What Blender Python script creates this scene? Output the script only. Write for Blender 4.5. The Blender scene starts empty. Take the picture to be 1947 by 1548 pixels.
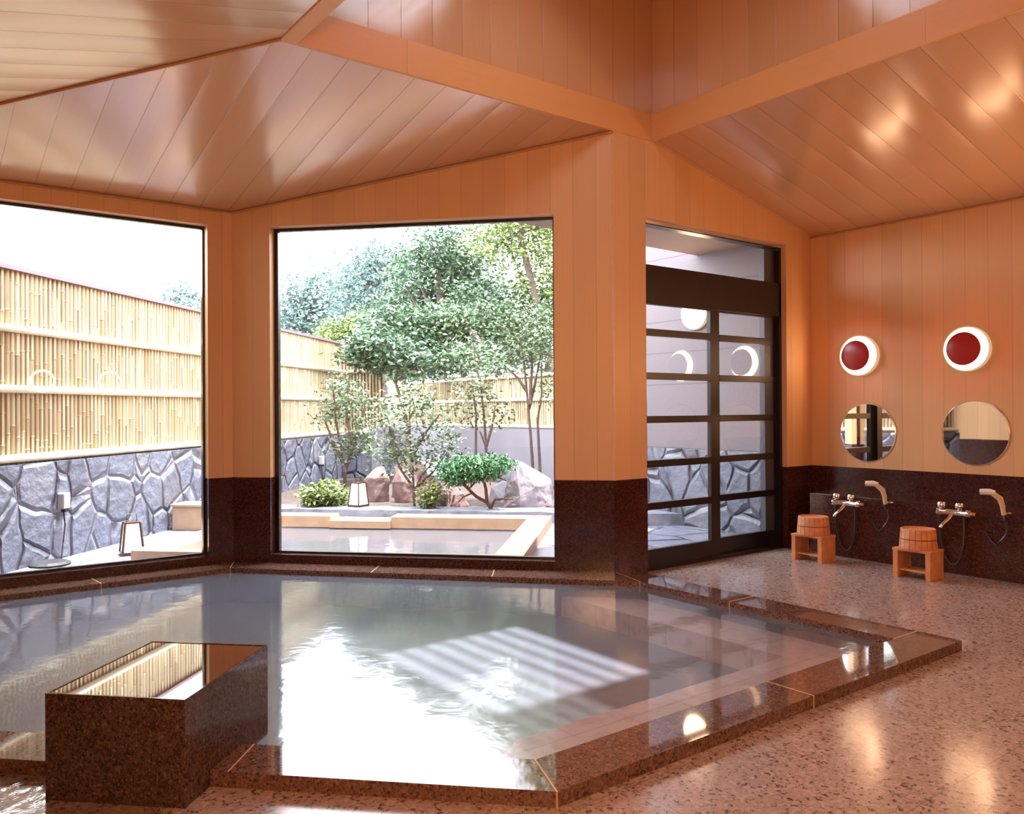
import bpy, bmesh, math, random
import numpy as np
from mathutils import Vector, Matrix
random.seed(7); rng = np.random.default_rng(7)
S = bpy.context.scene
COL = S.collection
# ------------------------------------------------------------------ camera, light, exposure
YAW, PIT, ROL = 0.92427, 0.0030087, -0.005709
fw = Vector((math.cos(YAW)*math.cos(PIT), math.sin(YAW)*math.cos(PIT), math.sin(PIT)))
r0 = Vector((math.sin(YAW), -math.cos(YAW), 0)); u0 = r0.cross(fw)
cr = math.cos(ROL)*r0 + math.sin(ROL)*u0; cu = -math.sin(ROL)*r0 + math.cos(ROL)*u0
cam = bpy.data.cameras.new('camera'); cam.lens = 36*1559.386/1947; cam.sensor_width = 36; cam.clip_start = .05
co = bpy.data.objects.new('camera', cam); COL.objects.link(co)
co.matrix_world = Matrix(((cr.x, cu.x, -fw.x, 0), (cr.y, cu.y, -fw.y, 0), (cr.z, cu.z, -fw.z, 1.2), (0, 0, 0, 1)))
S.camera = co
W = bpy.data.worlds.new('sky'); S.world = W; W.use_nodes = True
bg = W.node_tree.nodes['Background']; bg.inputs[0].default_value = (.86, .93, 1, 1); bg.inputs[1].default_value = 11.5
sn = bpy.data.lights.new('sun', 'SUN'); sn.energy = 22; sn.angle = math.radians(1.0); sn.color = (1, .97, .93)
so = bpy.data.objects.new('sun', sn); COL.objects.link(so); so.rotation_euler = Vector((-.64, .16, -4.25)).to_track_quat('-Z', 'Y').to_euler()
S.view_settings.view_transform = 'Standard'; S.view_settings.look = 'None'
S.view_settings.exposure = 0.10; S.view_settings.gamma = 1; S.view_settings.use_curve_mapping = False
S.cycles.max_bounces = 8; S.cycles.diffuse_bounces = 4; S.cycles.glossy_bounces = 4; S.cycles.transparent_max_bounces = 12
S.cycles.sample_clamp_indirect = 6; S.cycles.use_denoising = True; S.cycles.caustics_reflective = False; S.cycles.caustics_refractive = False
WARM = (1, .50, .22)
def lamp_light(name, loc, power, rad, color=WARM):
    l = bpy.data.lights.new(name, 'POINT'); l.energy = power; l.color = color; l.shadow_soft_size = rad
    o = bpy.data.objects.new(name, l); COL.objects.link(o); o.location = loc; return o

# ------------------------------------------------------------------ materials
def nt(name):
    m = bpy.data.materials.new(name); m.use_nodes = True; t = m.node_tree
    return m, t, t.nodes['Principled BSDF'], t.nodes['Material Output']
def N(t, kind, **kw):
    n = t.nodes.new(kind)
    for k, v in kw.items():
        if k.startswith('i_'): n.inputs[int(k[2:])].default_value = v
        else: setattr(n, k, v)
    return n
def math_(t, op, a, b=None, c=None):
    n = t.nodes.new('ShaderNodeMath'); n.operation = op
    for i, v in enumerate((a, b, c)):
        if v is None: continue
        if isinstance(v, (int, float)): n.inputs[i].default_value = v
        else: t.links.new(v, n.inputs[i])
    return n.outputs[0]
def ramp(t, fac, stops):
    n = t.nodes.new('ShaderNodeValToRGB'); e = n.color_ramp.elements
    while len(e) < len(stops): e.new(.5)
    for k, (p, c) in zip(e, stops): k.position = p; k.color = (*c, 1)
    t.links.new(fac, n.inputs[0]); return n.outputs[0]
def mixc(t, fac, a, b, blend='MIX'):
    n = t.nodes.new('ShaderNodeMix'); n.data_type = 'RGBA'; n.blend_type = blend
    for s, v in ((0, fac), (6, a), (7, b)):
        if isinstance(v, (int, float)): n.inputs[s].default_value = v
        elif isinstance(v, tuple): n.inputs[s].default_value = (*v, 1)
        else: t.links.new(v, n.inputs[s])
    return n.outputs[2]
def plain(name, color, rough=.5, metal=0, spec=.5, var=0, scale=30, emis=None):
    m, t, p, o = nt(name)
    p.inputs['Roughness'].default_value = rough; p.inputs['Metallic'].default_value = metal
    p.inputs['Specular IOR Level'].default_value = spec
    tc = N(t, 'ShaderNodeTexCoord'); n = N(t, 'ShaderNodeTexNoise'); n.inputs['Scale'].default_value = scale; n.inputs['Detail'].default_value = 4
    t.links.new(tc.outputs['Object'], n.inputs['Vector'])
    a = tuple(c*(1-var) for c in color); b = tuple(min(1, c*(1+var)) for c in color)
    t.links.new(ramp(t, n.outputs[0], [(.3, a), (.7, b)]), p.inputs['Base Color'])
    if emis: p.inputs['Emission Color'].default_value = (*emis[0], 1); p.inputs['Emission Strength'].default_value = emis[1]
    return m
def panel(name, sp, color, rough, cup, groove=.02, var=.05, coat=0, crough=.1):
    """lacquered boards along v, one every sp metres of u, slightly cupped"""
    m, t, p, o = nt(name)
    uv = N(t, 'ShaderNodeUVMap'); s = N(t, 'ShaderNodeSeparateXYZ'); t.links.new(uv.outputs[0], s.inputs[0])
    q = math_(t, 'DIVIDE', s.outputs[0], sp); f = math_(t, 'FRACT', q); fl = math_(t, 'FLOOR', q)
    d = math_(t, 'ABSOLUTE', math_(t, 'SUBTRACT', f, .5))            # 0 centre, .5 edge
    gm = N(t, 'ShaderNodeMapRange'); t.links.new(d, gm.inputs[0]); gm.inputs[1].default_value = .5-groove; gm.inputs[2].default_value = .5
    wn = N(t, 'ShaderNodeTexWhiteNoise', noise_dimensions='1D'); t.links.new(fl, wn.inputs['W'])
    cb = N(t, 'ShaderNodeCombineXYZ'); t.links.new(math_(t, 'MULTIPLY', s.outputs[0], 110), cb.inputs[0]); t.links.new(math_(t, 'MULTIPLY', s.outputs[1], 1.3), cb.inputs[1])
    t.links.new(math_(t, 'MULTIPLY', fl, 3.7), cb.inputs[2])
    g = N(t, 'ShaderNodeTexNoise'); g.inputs['Scale'].default_value = 1; g.inputs['Detail'].default_value = 3; t.links.new(cb.outputs[0], g.inputs['Vector'])
    k = math_(t, 'ADD', math_(t, 'MULTIPLY', wn.outputs[0], .5), math_(t, 'MULTIPLY', g.outputs[0], .5))
    c = ramp(t, k, [(.2, tuple(x*(1-var) for x in color)), (.8, tuple(min(1, x*(1+var)) for x in color))])
    c = mixc(t, math_(t, 'MULTIPLY', gm.outputs[0], .6), c, tuple(x*.45 for x in color))
    t.links.new(c, p.inputs['Base Color'])
    hgt = math_(t, 'SUBTRACT', math_(t, 'MULTIPLY', math_(t, 'MULTIPLY', d, d), -4*cup), math_(t, 'MULTIPLY', gm.outputs[0], .0012))
    b = N(t, 'ShaderNodeBump'); b.inputs['Strength'].default_value = 1; b.inputs['Distance'].default_value = 1
    # slow waviness of the long boards
    w = N(t, 'ShaderNodeTexNoise'); w.inputs['Scale'].default_value = 1; w.inputs['Detail'].default_value = 0
    cb2 = N(t, 'ShaderNodeCombineXYZ'); t.links.new(math_(t, 'MULTIPLY', fl, 5.3), cb2.inputs[0]); t.links.new(math_(t, 'MULTIPLY', s.outputs[1], 2.2), cb2.inputs[1])
    t.links.new(cb2.outputs[0], w.inputs['Vector'])
    hgt = math_(t, 'ADD', hgt, math_(t, 'MULTIPLY', w.outputs[0], cup*2.5))
    t.links.new(hgt, b.inputs['Height']); t.links.new(b.outputs[0], p.inputs['Normal'])
    p.inputs['Roughness'].default_value = rough; p.inputs['Coat Weight'].default_value = coat; p.inputs['Coat Roughness'].default_value = crough
    return m
def granite(name, light, mid, dark, rough, scale=120, tile=None, spec=.5, darkpos=.40):
    m, t, p, o = nt(name)
    tc = N(t, 'ShaderNodeTexCoord')
    n = N(t, 'ShaderNodeTexNoise'); n.inputs['Scale'].default_value = scale; n.inputs['Detail'].default_value = 3; n.inputs['Roughness'].default_value = .65
    t.links.new(tc.outputs['Object'], n.inputs['Vector'])
    v = N(t, 'ShaderNodeTexVoronoi'); v.inputs['Scale'].default_value = scale*.8; t.links.new(tc.outputs['Object'], v.inputs['Vector'])
    k = math_(t, 'ADD', math_(t, 'MULTIPLY', n.outputs[0], .7), math_(t, 'MULTIPLY', v.outputs['Color'], .3))
    c = ramp(t, k, [(darkpos, dark), (darkpos+.06, mid), (darkpos+.16, mid), (darkpos+.28, light)])
    if tile:
        s = N(t, 'ShaderNodeSeparateXYZ'); t.links.new(tc.outputs['Object'], s.inputs[0])
        e = None
        for ax in (0, 1):
            f = math_(t, 'ABSOLUTE', math_(t, 'SUBTRACT', math_(t, 'FRACT', math_(t, 'DIVIDE', s.outputs[ax], tile)), .5))
            g = math_(t, 'GREATER_THAN', f, .5-.0025/tile)
            e = g if e is None else math_(t, 'MAXIMUM', e, g)
        c = mixc(t, math_(t, 'MULTIPLY', e, .45), c, (.12, .06, .04))
    t.links.new(c, p.inputs['Base Color']); p.inputs['Roughness'].default_value = rough; p.inputs['Specular IOR Level'].default_value = spec
    return m
WOODC = (.70, .415, .21)
M = {}
M['wall'] = panel('wall_boards', .163, WOODC, .42, .0004, .012, .07)
M['ceil'] = panel('ceiling_boards', .2135, (.62, .36, .205), .24, .0034, .018, .05, coat=.8, crough=.17)
M['lant'] = panel('lantern_boards', .2135, (.62, .35, .19), .22, .0022, .014, .06, coat=1, crough=.12)
M['beam'] = panel('beam_wood', 9, (.72, .37, .15), .4, 0, .0005, .06)
M['trim'] = plain('pale_trim_wood', (.72, .45, .28), .35, var=.05)
M['dado'] = granite('red_granite', (.13, .045, .035), (.055, .016, .014), (.02, .007, .007), .16, 160)
M['floor'] = granite('floor_granite', (.46, .37, .35), (.345, .26, .24), (.08, .05, .045), .15, 75, tile=.62, darkpos=.365)
M['curb'] = granite('curb_granite', (.26, .15, .12), (.15, .082, .064), (.045, .022, .018), .045, 120, darkpos=.38)
M['block'] = granite('block_granite', (.21, .13, .10), (.09, .053, .043), (.03, .019, .016), .06, 150, darkpos=.42)
M['basin'] = granite('basin_tile', (.10, .11, .105), (.08, .09, .085), (.06, .06, .06), .3, 20, tile=.3)
M['wet'] = granite('wet_granite_top', (.11, .06, .045), (.07, .035, .027), (.03, .015, .012), .015, 110, darkpos=.38, spec=1.0)
M['wet'].node_tree.nodes['Principled BSDF'].inputs['Coat Weight'].default_value = 1; M['wet'].node_tree.nodes['Principled BSDF'].inputs['Coat Roughness'].default_value = .01; M['wet'].node_tree.nodes['Principled BSDF'].inputs['Coat IOR'].default_value = 1.7
M['pooltile'] = granite('pool_tile', (.78, .58, .50), (.72, .52, .45), (.6, .42, .36), .3, 20, tile=.3)
M['black'] = plain('dark_bronze_metal', (.012, .008, .009), .25, spec=.6, var=.1)
M['dwood'] = plain('dark_door_frame', (.010, .006, .007), .35, var=.2)
M['mortar'] = plain('joint_mortar', (.62, .36, .2), .6)
M['chrome'] = plain('chrome', (.82, .82, .84), .08, 1)
M['brass'] = plain('brass', (.8, .5, .2), .2, 1)
M['hose'] = plain('hose_rubber', (.05, .05, .055), .25, .3)
M['hinoki'] = plain('hinoki_wood', (.62, .27, .12), .5, var=.15, scale=14)
M['hoop'] = plain('copper_hoop', (.22, .075, .04), .35, .6)
M['silver'] = plain('mirror_silver', (.93, .94, .93), .015, 1)
M['mrim'] = plain('mirror_rim', (.75, .68, .6), .2, .7)
M['red'] = plain('red_enamel', (.40, .016, .018), .25)
M['timber'] = plain('pale_bath_timber', (.46, .30, .19), .6, var=.1, scale=10)
M['bamboo'] = None
M['rail'] = plain('bamboo_rail', (.55, .50, .38), .4, var=.1, scale=5)
M['cap'] = plain('fence_cap', (.20, .12, .14), .5)
M['grey'] = plain('grey_render', (.22, .20, .235), .85, var=.06, scale=3)
M['siding'] = None
M['soil'] = plain('garden_soil', (.045, .03, .025), .95, var=.4, scale=12)
M['bark'] = plain('bark', (.10, .065, .055), .85, var=.3, scale=40)
M['rockr'] = plain('reddish_rock', (.20, .12, .115), .8, var=.3, scale=5)
M['rockw'] = plain('pale_rock', (.24, .21, .24), .75, var=.3, scale=4)
M['paper'] = plain('lantern_paper', (.9, .88, .8), .6, emis=((1, .9, .7), 2.0))
M['lacq'] = plain('brown_lacquer', (.06, .025, .012), .3)
M['plastic'] = plain('white_plastic', (.45, .43, .42), .4)
M['soffit'] = plain('soffit_board', (.30, .22, .20), .7, var=.03, scale=2)
def leafmat(name, c1, c2):
    m, t, p, o = nt(name)
    oi = N(t, 'ShaderNodeNewGeometry')
    c = ramp(t, oi.outputs['Random Per Island'], [(0, c1), (.6, c2), (1, tuple(min(1, x*1.5) for x in c2))])
    t.links.new(c, p.inputs['Base Color']); p.inputs['Roughness'].default_value = .55; p.inputs['Specular IOR Level'].default_value = .35
    return m
M['bamboo'] = leafmat('bamboo_cane', (.34, .25, .14), (.44, .36, .24))
M['leaf_dark'] = leafmat('leaf_dark', (.035, .07, .045), (.09, .15, .085))
M['leaf_mid'] = leafmat('leaf_mid', (.05, .085, .05), (.12, .18, .095))
M['leaf_light'] = leafmat('leaf_light', (.07, .11, .03), (.17, .22, .07))
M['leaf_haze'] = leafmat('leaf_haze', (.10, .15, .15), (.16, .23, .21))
M['needle'] = leafmat('needle', (.03, .09, .045), (.07, .17, .07))
def siding():
    m, t, p, o = nt('siding'); tc = N(t, 'ShaderNodeTexCoord'); s = N(t, 'ShaderNodeSeparateXYZ'); t.links.new(tc.outputs['Object'], s.inputs[0])
    f = math_(t, 'FRACT', math_(t, 'DIVIDE', math_(t, 'SUBTRACT', s.outputs[2], .125), .332))
    e = math_(t, 'GREATER_THAN', math_(t, 'ABSOLUTE', math_(t, 'SUBTRACT', f, .5)), .487)
    n = N(t, 'ShaderNodeTexNoise'); n.inputs['Scale'].default_value = 60; t.links.new(tc.outputs['Object'], n.inputs['Vector'])
    c = ramp(t, n.outputs[0], [(.3, (.145, .12, .135)), (.7, (.17, .145, .16))])
    t.links.new(mixc(t, math_(t, 'MULTIPLY', e, .7), c, (.06, .045, .045)), p.inputs['Base Color']); p.inputs['Roughness'].default_value = .7
    return m
M['siding'] = siding()
def crazy(name, swap, scale=3.6):
    m, t, p, o = nt(name); uv = N(t, 'ShaderNodeUVMap')
    n = N(t, 'ShaderNodeTexNoise'); n.inputs['Scale'].default_value = 2.2; t.links.new(uv.outputs[0], n.inputs['Vector'])
    vm = N(t, 'ShaderNodeVectorMath', operation='MULTIPLY_ADD'); t.links.new(n.outputs['Color'], vm.inputs[0]); vm.inputs[1].default_value = (.16, .16, 0); t.links.new(uv.outputs[0], vm.inputs[2])
    mp = N(t, 'ShaderNodeMapping'); mp.inputs['Scale'].default_value = (1, .78, 1); t.links.new(vm.outputs[0], mp.inputs[0])
    a = N(t, 'ShaderNodeTexVoronoi', feature='DISTANCE_TO_EDGE'); b = N(t, 'ShaderNodeTexVoronoi')
    for x in (a, b): x.inputs['Scale'].default_value = scale; x.inputs['Randomness'].default_value = .95; t.links.new(mp.outputs[0], x.inputs['Vector'])
    n2 = N(t, 'ShaderNodeTexNoise'); n2.inputs['Scale'].default_value = 9; n2.inputs['Detail'].default_value = 5; t.links.new(uv.outputs[0], n2.inputs['Vector'])
    sp = N(t, 'ShaderNodeSeparateXYZ'); t.links.new(b.outputs['Color'], sp.inputs[0])
    k = math_(t, 'ADD', math_(t, 'MULTIPLY', sp.outputs[0], .5), math_(t, 'MULTIPLY', n2.outputs[0], .5))
    c = ramp(t, k, [(.2, (.08, .083, .11)), (.55, (.13, .14, .19)), (.75, (.17, .165, .19)), (.9, (.20, .225, .30))])
    e = ramp(t, a.outputs[0], [(0, (1, 1, 1)), (.02, (1, 1, 1)), (.05, (0, 0, 0))])
    js = ramp(t, n.outputs[0], [(.45, (.03, .025, .035)), (.6, (.20, .20, .25))])
    t.links.new(mixc(t, e, c, js), p.inputs['Base Color'])
    h = ramp(t, a.outputs[0], [(0, (0, 0, 0)), (.09, (1, 1, 1))])
    bp = N(t, 'ShaderNodeBump'); bp.inputs['Distance'].default_value = .03
    t.links.new(math_(t, 'ADD', h, math_(t, 'MULTIPLY', n2.outputs[0], .8)), bp.inputs['Height']); t.links.new(bp.outputs[0], p.inputs['Normal'])
    p.inputs['Roughness'].default_value = .5
    return m
M['stone'] = crazy('crazy_stone', 0)
M['paving'] = crazy('wet_slate_paving', 0, 2.2); _p = M['paving'].node_tree.nodes['Principled BSDF']; _p.inputs['Roughness'].default_value = .25
for _n in M['paving'].node_tree.nodes:
    if _n.type == 'VALTORGB' and len(_n.color_ramp.elements) == 4:
        for _e in _n.color_ramp.elements: _e.color = [min(1, c*1.45) for c in _e.color[:3]]+[1]
    if _n.type == 'BUMP': _n.inputs['Distance'].default_value = .008
def schlick(t, f0, normal=None):
    lw = N(t, 'ShaderNodeLayerWeight'); lw.inputs['Blend'].default_value = .5
    if normal: t.links.new(normal, lw.inputs['Normal'])
    return math_(t, 'MULTIPLY_ADD', math_(t, 'POWER', lw.outputs['Facing'], 5), 1-f0, f0)
def glass(name, tint=(1, 1, 1), ior=1.5):
    m, t, p, o = nt(name); t.nodes.remove(p)
    a = N(t, 'ShaderNodeBsdfTransparent'); a.inputs[0].default_value = (*tint, 1)
    g = N(t, 'ShaderNodeBsdfGlossy'); g.inputs['Roughness'].default_value = 0
    x = N(t, 'ShaderNodeMixShader'); t.links.new(schlick(t, .04), x.inputs[0]); t.links.new(a.outputs[0], x.inputs[1]); t.links.new(g.outputs[0], x.inputs[2])
    t.links.new(x.outputs[0], o.inputs[0]); return m
M['glass'] = glass('window_glass'); M['skyglass'] = glass('tinted_roof_glass', (.9, .92, .94))
def water(name, rough, diff, diffc, tint, rip, sc):
    m, t, p, o = nt(name); t.nodes.remove(p)
    tc = N(t, 'ShaderNodeTexCoord')
    mp = N(t, 'ShaderNodeMapping'); mp.inputs['Rotation'].default_value = (0, 0, math.radians(-8)); mp.inputs['Scale'].default_value = (1, 1, 1); t.links.new(tc.outputs['Object'], mp.inputs[0])
    n = N(t, 'ShaderNodeTexNoise'); n.inputs['Scale'].default_value = sc; n.inputs['Detail'].default_value = 3; n.inputs['Distortion'].default_value = .6; t.links.new(mp.outputs[0], n.inputs['Vector'])
    h = n.outputs[0]
    b = N(t, 'ShaderNodeBump'); b.inputs['Distance'].default_value = rip; b.inputs['Strength'].default_value = 1; t.links.new(h, b.inputs['Height'])
    a = N(t, 'ShaderNodeBsdfTransparent'); a.inputs[0].default_value = (*tint, 1)
    d = N(t, 'ShaderNodeBsdfDiffuse'); d.inputs[0].default_value = (*diffc, 1)
    y = N(t, 'ShaderNodeMixShader'); y.inputs[0].default_value = diff; t.links.new(a.outputs[0], y.inputs[1]); t.links.new(d.outputs[0], y.inputs[2])
    g = N(t, 'ShaderNodeBsdfGlossy'); g.inputs['Roughness'].default_value = rough; t.links.new(b.outputs[0], g.inputs['Normal'])
    x = N(t, 'ShaderNodeMixShader'); t.links.new(schlick(t, .03), x.inputs[0]); t.links.new(y.outputs[0], x.inputs[1]); t.links.new(g.outputs[0], x.inputs[2])
    t.links.new(x.outputs[0], o.inputs[0]); return m
M['water'] = water('pool_water', .06, .20, (.50, .52, .64), (.80, .80, .80), .0013, 7)
M['water_out'] = water('outdoor_water', .08, .6, (.12, .12, .14), (.4, .4, .42), .003, 8)
M['water_thin'] = water('thin_water', .01, 0.0, (.2, .2, .2), (.95, .95, .95), .0004, 9)
M['water_run'] = water('running_water', .02, 0.0, (.2, .2, .2), (.95, .95, .95), .006, 16)
def lampmat():
    m, t, p, o = nt('lamp_glow'); p.inputs['Base Color'].default_value = (.9, .9, .88, 1)
    n = N(t, 'ShaderNodeTexNoise'); p.inputs['Emission Color'].default_value = (1, .66, .36, 1); p.inputs['Emission Strength'].default_value = 23; return m
M['glow'] = lampmat()

# ------------------------------------------------------------------ mesh helpers
class MB:
    def __init__(s): s.v = []; s.f = []; s.uv = []
    def add(s, vs, fs, uvs=None):
        k = len(s.v); s.v += [tuple(v) for v in vs]
        for i, f in enumerate(fs): s.f.append(tuple(k+j for j in f)); s.uv.append(uvs[i] if uvs else None)
        return s
    def box(s, x0, x1, y0, y1, z0, z1):
        v = [(x, y, z) for z in (z0, z1) for y in (y0, y1) for x in (x0, x1)]
        return s.add(v, [(0, 2, 3, 1), (4, 5, 7, 6), (0, 1, 5, 4), (2, 6, 7, 3), (0, 4, 6, 2), (1, 3, 7, 5)])
    def obox(s, p, d, a0, a1, b0, b1, z0, z1):
        """box along horizontal direction d (a) and its left normal (b) from p"""
        d = Vector((d[0], d[1])).normalized(); n = Vector((-d.y, d.x)); P = Vector(p[:2])
        v = []
        for z in (z0, z1):
            for b in (b0, b1):
                for a in (a0, a1):
                    q = P + d*a + n*b; v.append((q.x, q.y, z))
        return s.add(v, [(0, 2, 3, 1), (4, 5, 7, 6), (0, 1, 5, 4), (2, 6, 7, 3), (0, 4, 6, 2), (1, 3, 7, 5)])
    def prism(s, poly, z0, z1):
        n = len(poly); v = [(x, y, z0) for x, y in poly] + [(x, y, z1) for x, y in poly]
        f = [tuple(range(n-1, -1, -1)), tuple(range(n, 2*n))] + [(i, (i+1) % n, n+(i+1) % n, n+i) for i in range(n)]
        return s.add(v, f)
    def tube(s, pts, r, seg=8, cap=True):
        pts = [Vector(p) for p in pts]; n = len(pts); rr = r if isinstance(r, (list, tuple)) else [r]*n
        vs = []; prev = None
        for i, p in enumerate(pts):
            t = (pts[min(i+1, n-1)] - pts[max(i-1, 0)]).normalized()
            if prev is None:
                a = Vector((0, 0, 1)) if abs(t.z) < .9 else Vector((1, 0, 0)); e = t.cross(a).normalized()
            else:
                e = (prev - t*prev.dot(t)); e = e.normalized() if e.length > 1e-6 else t.orthogonal().normalized()
            prev = e; g = t.cross(e)
            for k in range(seg):
                w = 2*math.pi*k/seg; vs.append(p + (e*math.cos(w)+g*math.sin(w))*rr[i])
        fs = [(i*seg+k, i*seg+(k+1) % seg, (i+1)*seg+(k+1) % seg, (i+1)*seg+k) for i in range(n-1) for k in range(seg)]
        if cap: fs += [tuple(range(seg-1, -1, -1)), tuple((n-1)*seg+k for k in range(seg))]
        return s.add(vs, fs)
    def lathe(s, prof, c=(0, 0, 0), ax=(0, 0, 1), seg=40):
        ax = Vector(ax).normalized(); e = ax.orthogonal().normalized(); g = ax.cross(e); c = Vector(c); vs = []
        for r, h in prof:
            for k in range(seg):
                w = 2*math.pi*k/seg; vs.append(c + ax*h + (e*math.cos(w)+g*math.sin(w))*max(r, 1e-4))
        n = len(prof)
        fs = [(i*seg+k, i*seg+(k+1) % seg, (i+1)*seg+(k+1) % seg, (i+1)*seg+k) for i in range(n-1) for k in range(seg)]
        fs += [tuple(range(seg-1, -1, -1)), tuple((n-1)*seg+k for k in range(seg))]
        return s.add(vs, fs)
    def build(s, name, mat, parent=None, smooth=False, bevel=0, fix=True):
        me = bpy.data.meshes.new(name); me.from_pydata(s.v, [], s.f)
        if any(u is not None for u in s.uv):
            ul = me.uv_layers.new(name='UVMap'); i = 0
            for u, f in zip(s.uv, s.f):
                for j in range(len(f)):
                    if u: ul.data[i].uv = u[j]
                    i += 1
        if fix and not any(u is not None for u in s.uv):
            b = bmesh.new(); b.from_mesh(me); bmesh.ops.recalc_face_normals(b, faces=b.faces); b.to_mesh(me); b.free()
        me.materials.append(mat)
        if smooth:
            me.polygons.foreach_set('use_smooth', [True]*len(me.polygons))
            try: me.set_sharp_from_angle(angle=math.radians(38))
            except Exception: pass
        o = bpy.data.objects.new(name, me); COL.objects.link(o)
        if bevel:
            md = o.modifiers.new('bevel', 'BEVEL'); md.width = bevel; md.segments = 2; md.limit_method = 'ANGLE'
        if parent: o.parent = parent
        return o
def tag(o, label=None, cat=None, group=None, kind=None):
    for k, v in (('label', label), ('category', cat), ('group', group), ('kind', kind)):
        if v: o[k] = v
    return o
def thing(name, loc, label=None, cat=None, group=None, kind=None, rz=0):
    o = bpy.data.objects.new(name, None); COL.objects.link(o); o.location = loc; o.rotation_euler = (0, 0, rz); o.empty_display_size = .1
    return tag(o, label, cat, group, kind)
def kids(o): return [c for c in bpy.data.objects if c.parent == o]
def dup(root, loc, label, rz=None):
    def cp(o, par):
        c = o.copy(); COL.objects.link(c)
        if par: c.parent = par
        for k in kids(o): cp(k, c)
        return c
    r = cp(root, None); r.location = loc; r['label'] = label
    if rz is not None: r.rotation_euler = (0, 0, rz)
    return r

# ------------------------------------------------------------------ walls
def wall(name, p0, p1, z0, top, holes, mat, th=.18, off=0, parent=None, kind='structure', br=()):
    """room face from p0 to p1 (room on the right-hand side), thickness outward; top = z or f(u); holes = (u0,u1,za,zb)"""
    P = Vector(p0); D = Vector(p1)-P; L = D.length; d = D.normalized(); n = Vector((-d.y, d.x))
    f = top if callable(top) else (lambda u: top)
    us = sorted({0, L} | {h[i] for h in holes for i in (0, 1) if 0 < h[i] < L} | set(br))
    # extra columns where the top bends
    zs = sorted({z0} | {h[i] for h in holes for i in (2, 3) if h[i] > z0+1e-4 and h[i] < 9})
    if not callable(top): zs = [z for z in zs if z < top-1e-4]
    zs.append(None)
    m = MB()
    def Z(j, u): return zs[j] if zs[j] is not None else f(u)
    def solid(i, j):
        if i < 0 or j < 0 or i >= len(us)-1 or j >= len(zs)-1: return False
        um = (us[i]+us[i+1])/2; zm = (zs[j]+(zs[j+1] if zs[j+1] is not None else f(um)))/2
        return not any(h[0] < um < h[1] and h[2] < zm < h[3] for h in holes)
    def pt(u, w, z): q = P+d*u+n*w; return (q.x, q.y, z)
    for i in range(len(us)-1):
        for j in range(len(zs)-1):
            if not solid(i, j): continue
            a, b = us[i], us[i+1]
            for w, flip in ((-off, False), (th, True)):
                v = [pt(a, w, Z(j, a)), pt(b, w, Z(j, b)), pt(b, w, Z(j+1, b)), pt(a, w, Z(j+1, a))]
                uv = [(a, Z(j, a)), (b, Z(j, b)), (b, Z(j+1, b)), (a, Z(j+1, a))]
                if flip: v.reverse(); uv.reverse()
                m.add(v, [(0, 1, 2, 3)], [uv])
            for di, u in ((-1, a), (1, b)):
                if not solid(i+di, j):
                    v = [pt(u, -off, Z(j, u)), pt(u, th, Z(j, u)), pt(u, th, Z(j+1, u)), pt(u, -off, Z(j+1, u))]
                    m.add(v, [(0, 1, 2, 3)], [[(.03, Z(j, u)), (.03+th*.6, Z(j, u)), (.03+th*.6, Z(j+1, u)), (.03, Z(j+1, u))]])
            for dj, jj in ((-1, j), (1, j+1)):
                if not solid(i, j+dj):
                    v = [pt(a, -off, Z(jj, a)), pt(b, -off, Z(jj, b)), pt(b, th, Z(jj, b)), pt(a, th, Z(jj, a))]
                    m.add(v, [(0, 1, 2, 3)], [[(.03, a), (.03, b), (.1, b), (.1, a)]])
    o = m.build(name, mat, parent)
    if kind and not parent: o['kind'] = kind
    return o
DZ = .695
C12 = (2.07, 6.28); C23 = (4.055, 4.18); C34 = (6.464, 4.18)
X0 = -.45; YF = -1.4; YN = -.25; XR = 6.464
def ceilz1(y): return 3.165-(y-4.18)*.2119
def ceilz4(x): return 3.165-(x-4.46)*.232 if x > 4.46 else 3.165
ZE = ceilz1(6.28); ZE4 = ceilz4(XR)
# back-left wall with the big window
WB1 = (-.15-X0, 1.885-X0, .115, 2.605)
w = wall('wall_left', (X0, 6.28), C12, DZ, ZE+.01, [WB1], M['wall'])
wall('wainscot', (X0, 6.28), C12, 0, DZ, [WB1], M['dado'], off=.004, parent=w)
# angled wall
L2 = (Vector(C23)-Vector(C12)).length; a0 = (Vector((2.285, 5.965))-Vector(C12)).length
HB2 = (.305, 2.469, .115, 2.60)
w = wall('wall_back', C12, C23, DZ, lambda u: ceilz1(6.28-2.10*u/L2)+.01, [HB2], M['wall'])
wall('wainscot', C12, C23, 0, DZ, [HB2], M['dado'], off=.004, parent=w)
# door wall
DB = (4.385-4.055, 6.10-4.055, -.01, 2.597)
L3 = XR-4.055
w = MB()
w = wall('wall_door', C23, C34, DZ, lambda u: ceilz4(4.055+u)+.01, [DB], M['wall'], br=(4.46-4.055,))
wall('wainscot', C23, C34, 0, DZ, [DB], M['dado'], off=.004, parent=w)
# washing wall, near wall, camera-side wall
w = wall('wall_right', C34, (XR, YF), DZ, ZE4+.01, [], M['wall'])
wall('wainscot', C34, (XR, YF), 0, DZ, [], M['dado'], off=.004, parent=w)
w = wall('wall_front', (XR, YN), (X0, YN), DZ, 3.0, [], M['wall']); wall('wainscot', (XR, YN), (X0, YN), 0, DZ, [], M['dado'], off=.004, parent=w)
w = wall('wall_camera_side', (X0, YF), (X0, 6.28), DZ, 2.735, [], M['wall']); wall('wainscot', (X0, YF), (X0, 6.28), 0, DZ, [], M['dado'], off=.004, parent=w)
# little corner bead on the projecting corner
MB().box(4.049, 4.061, 4.174, 4.186, DZ, 3.165).build('trim_1', M['trim'])['kind'] = 'structure'

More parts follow.
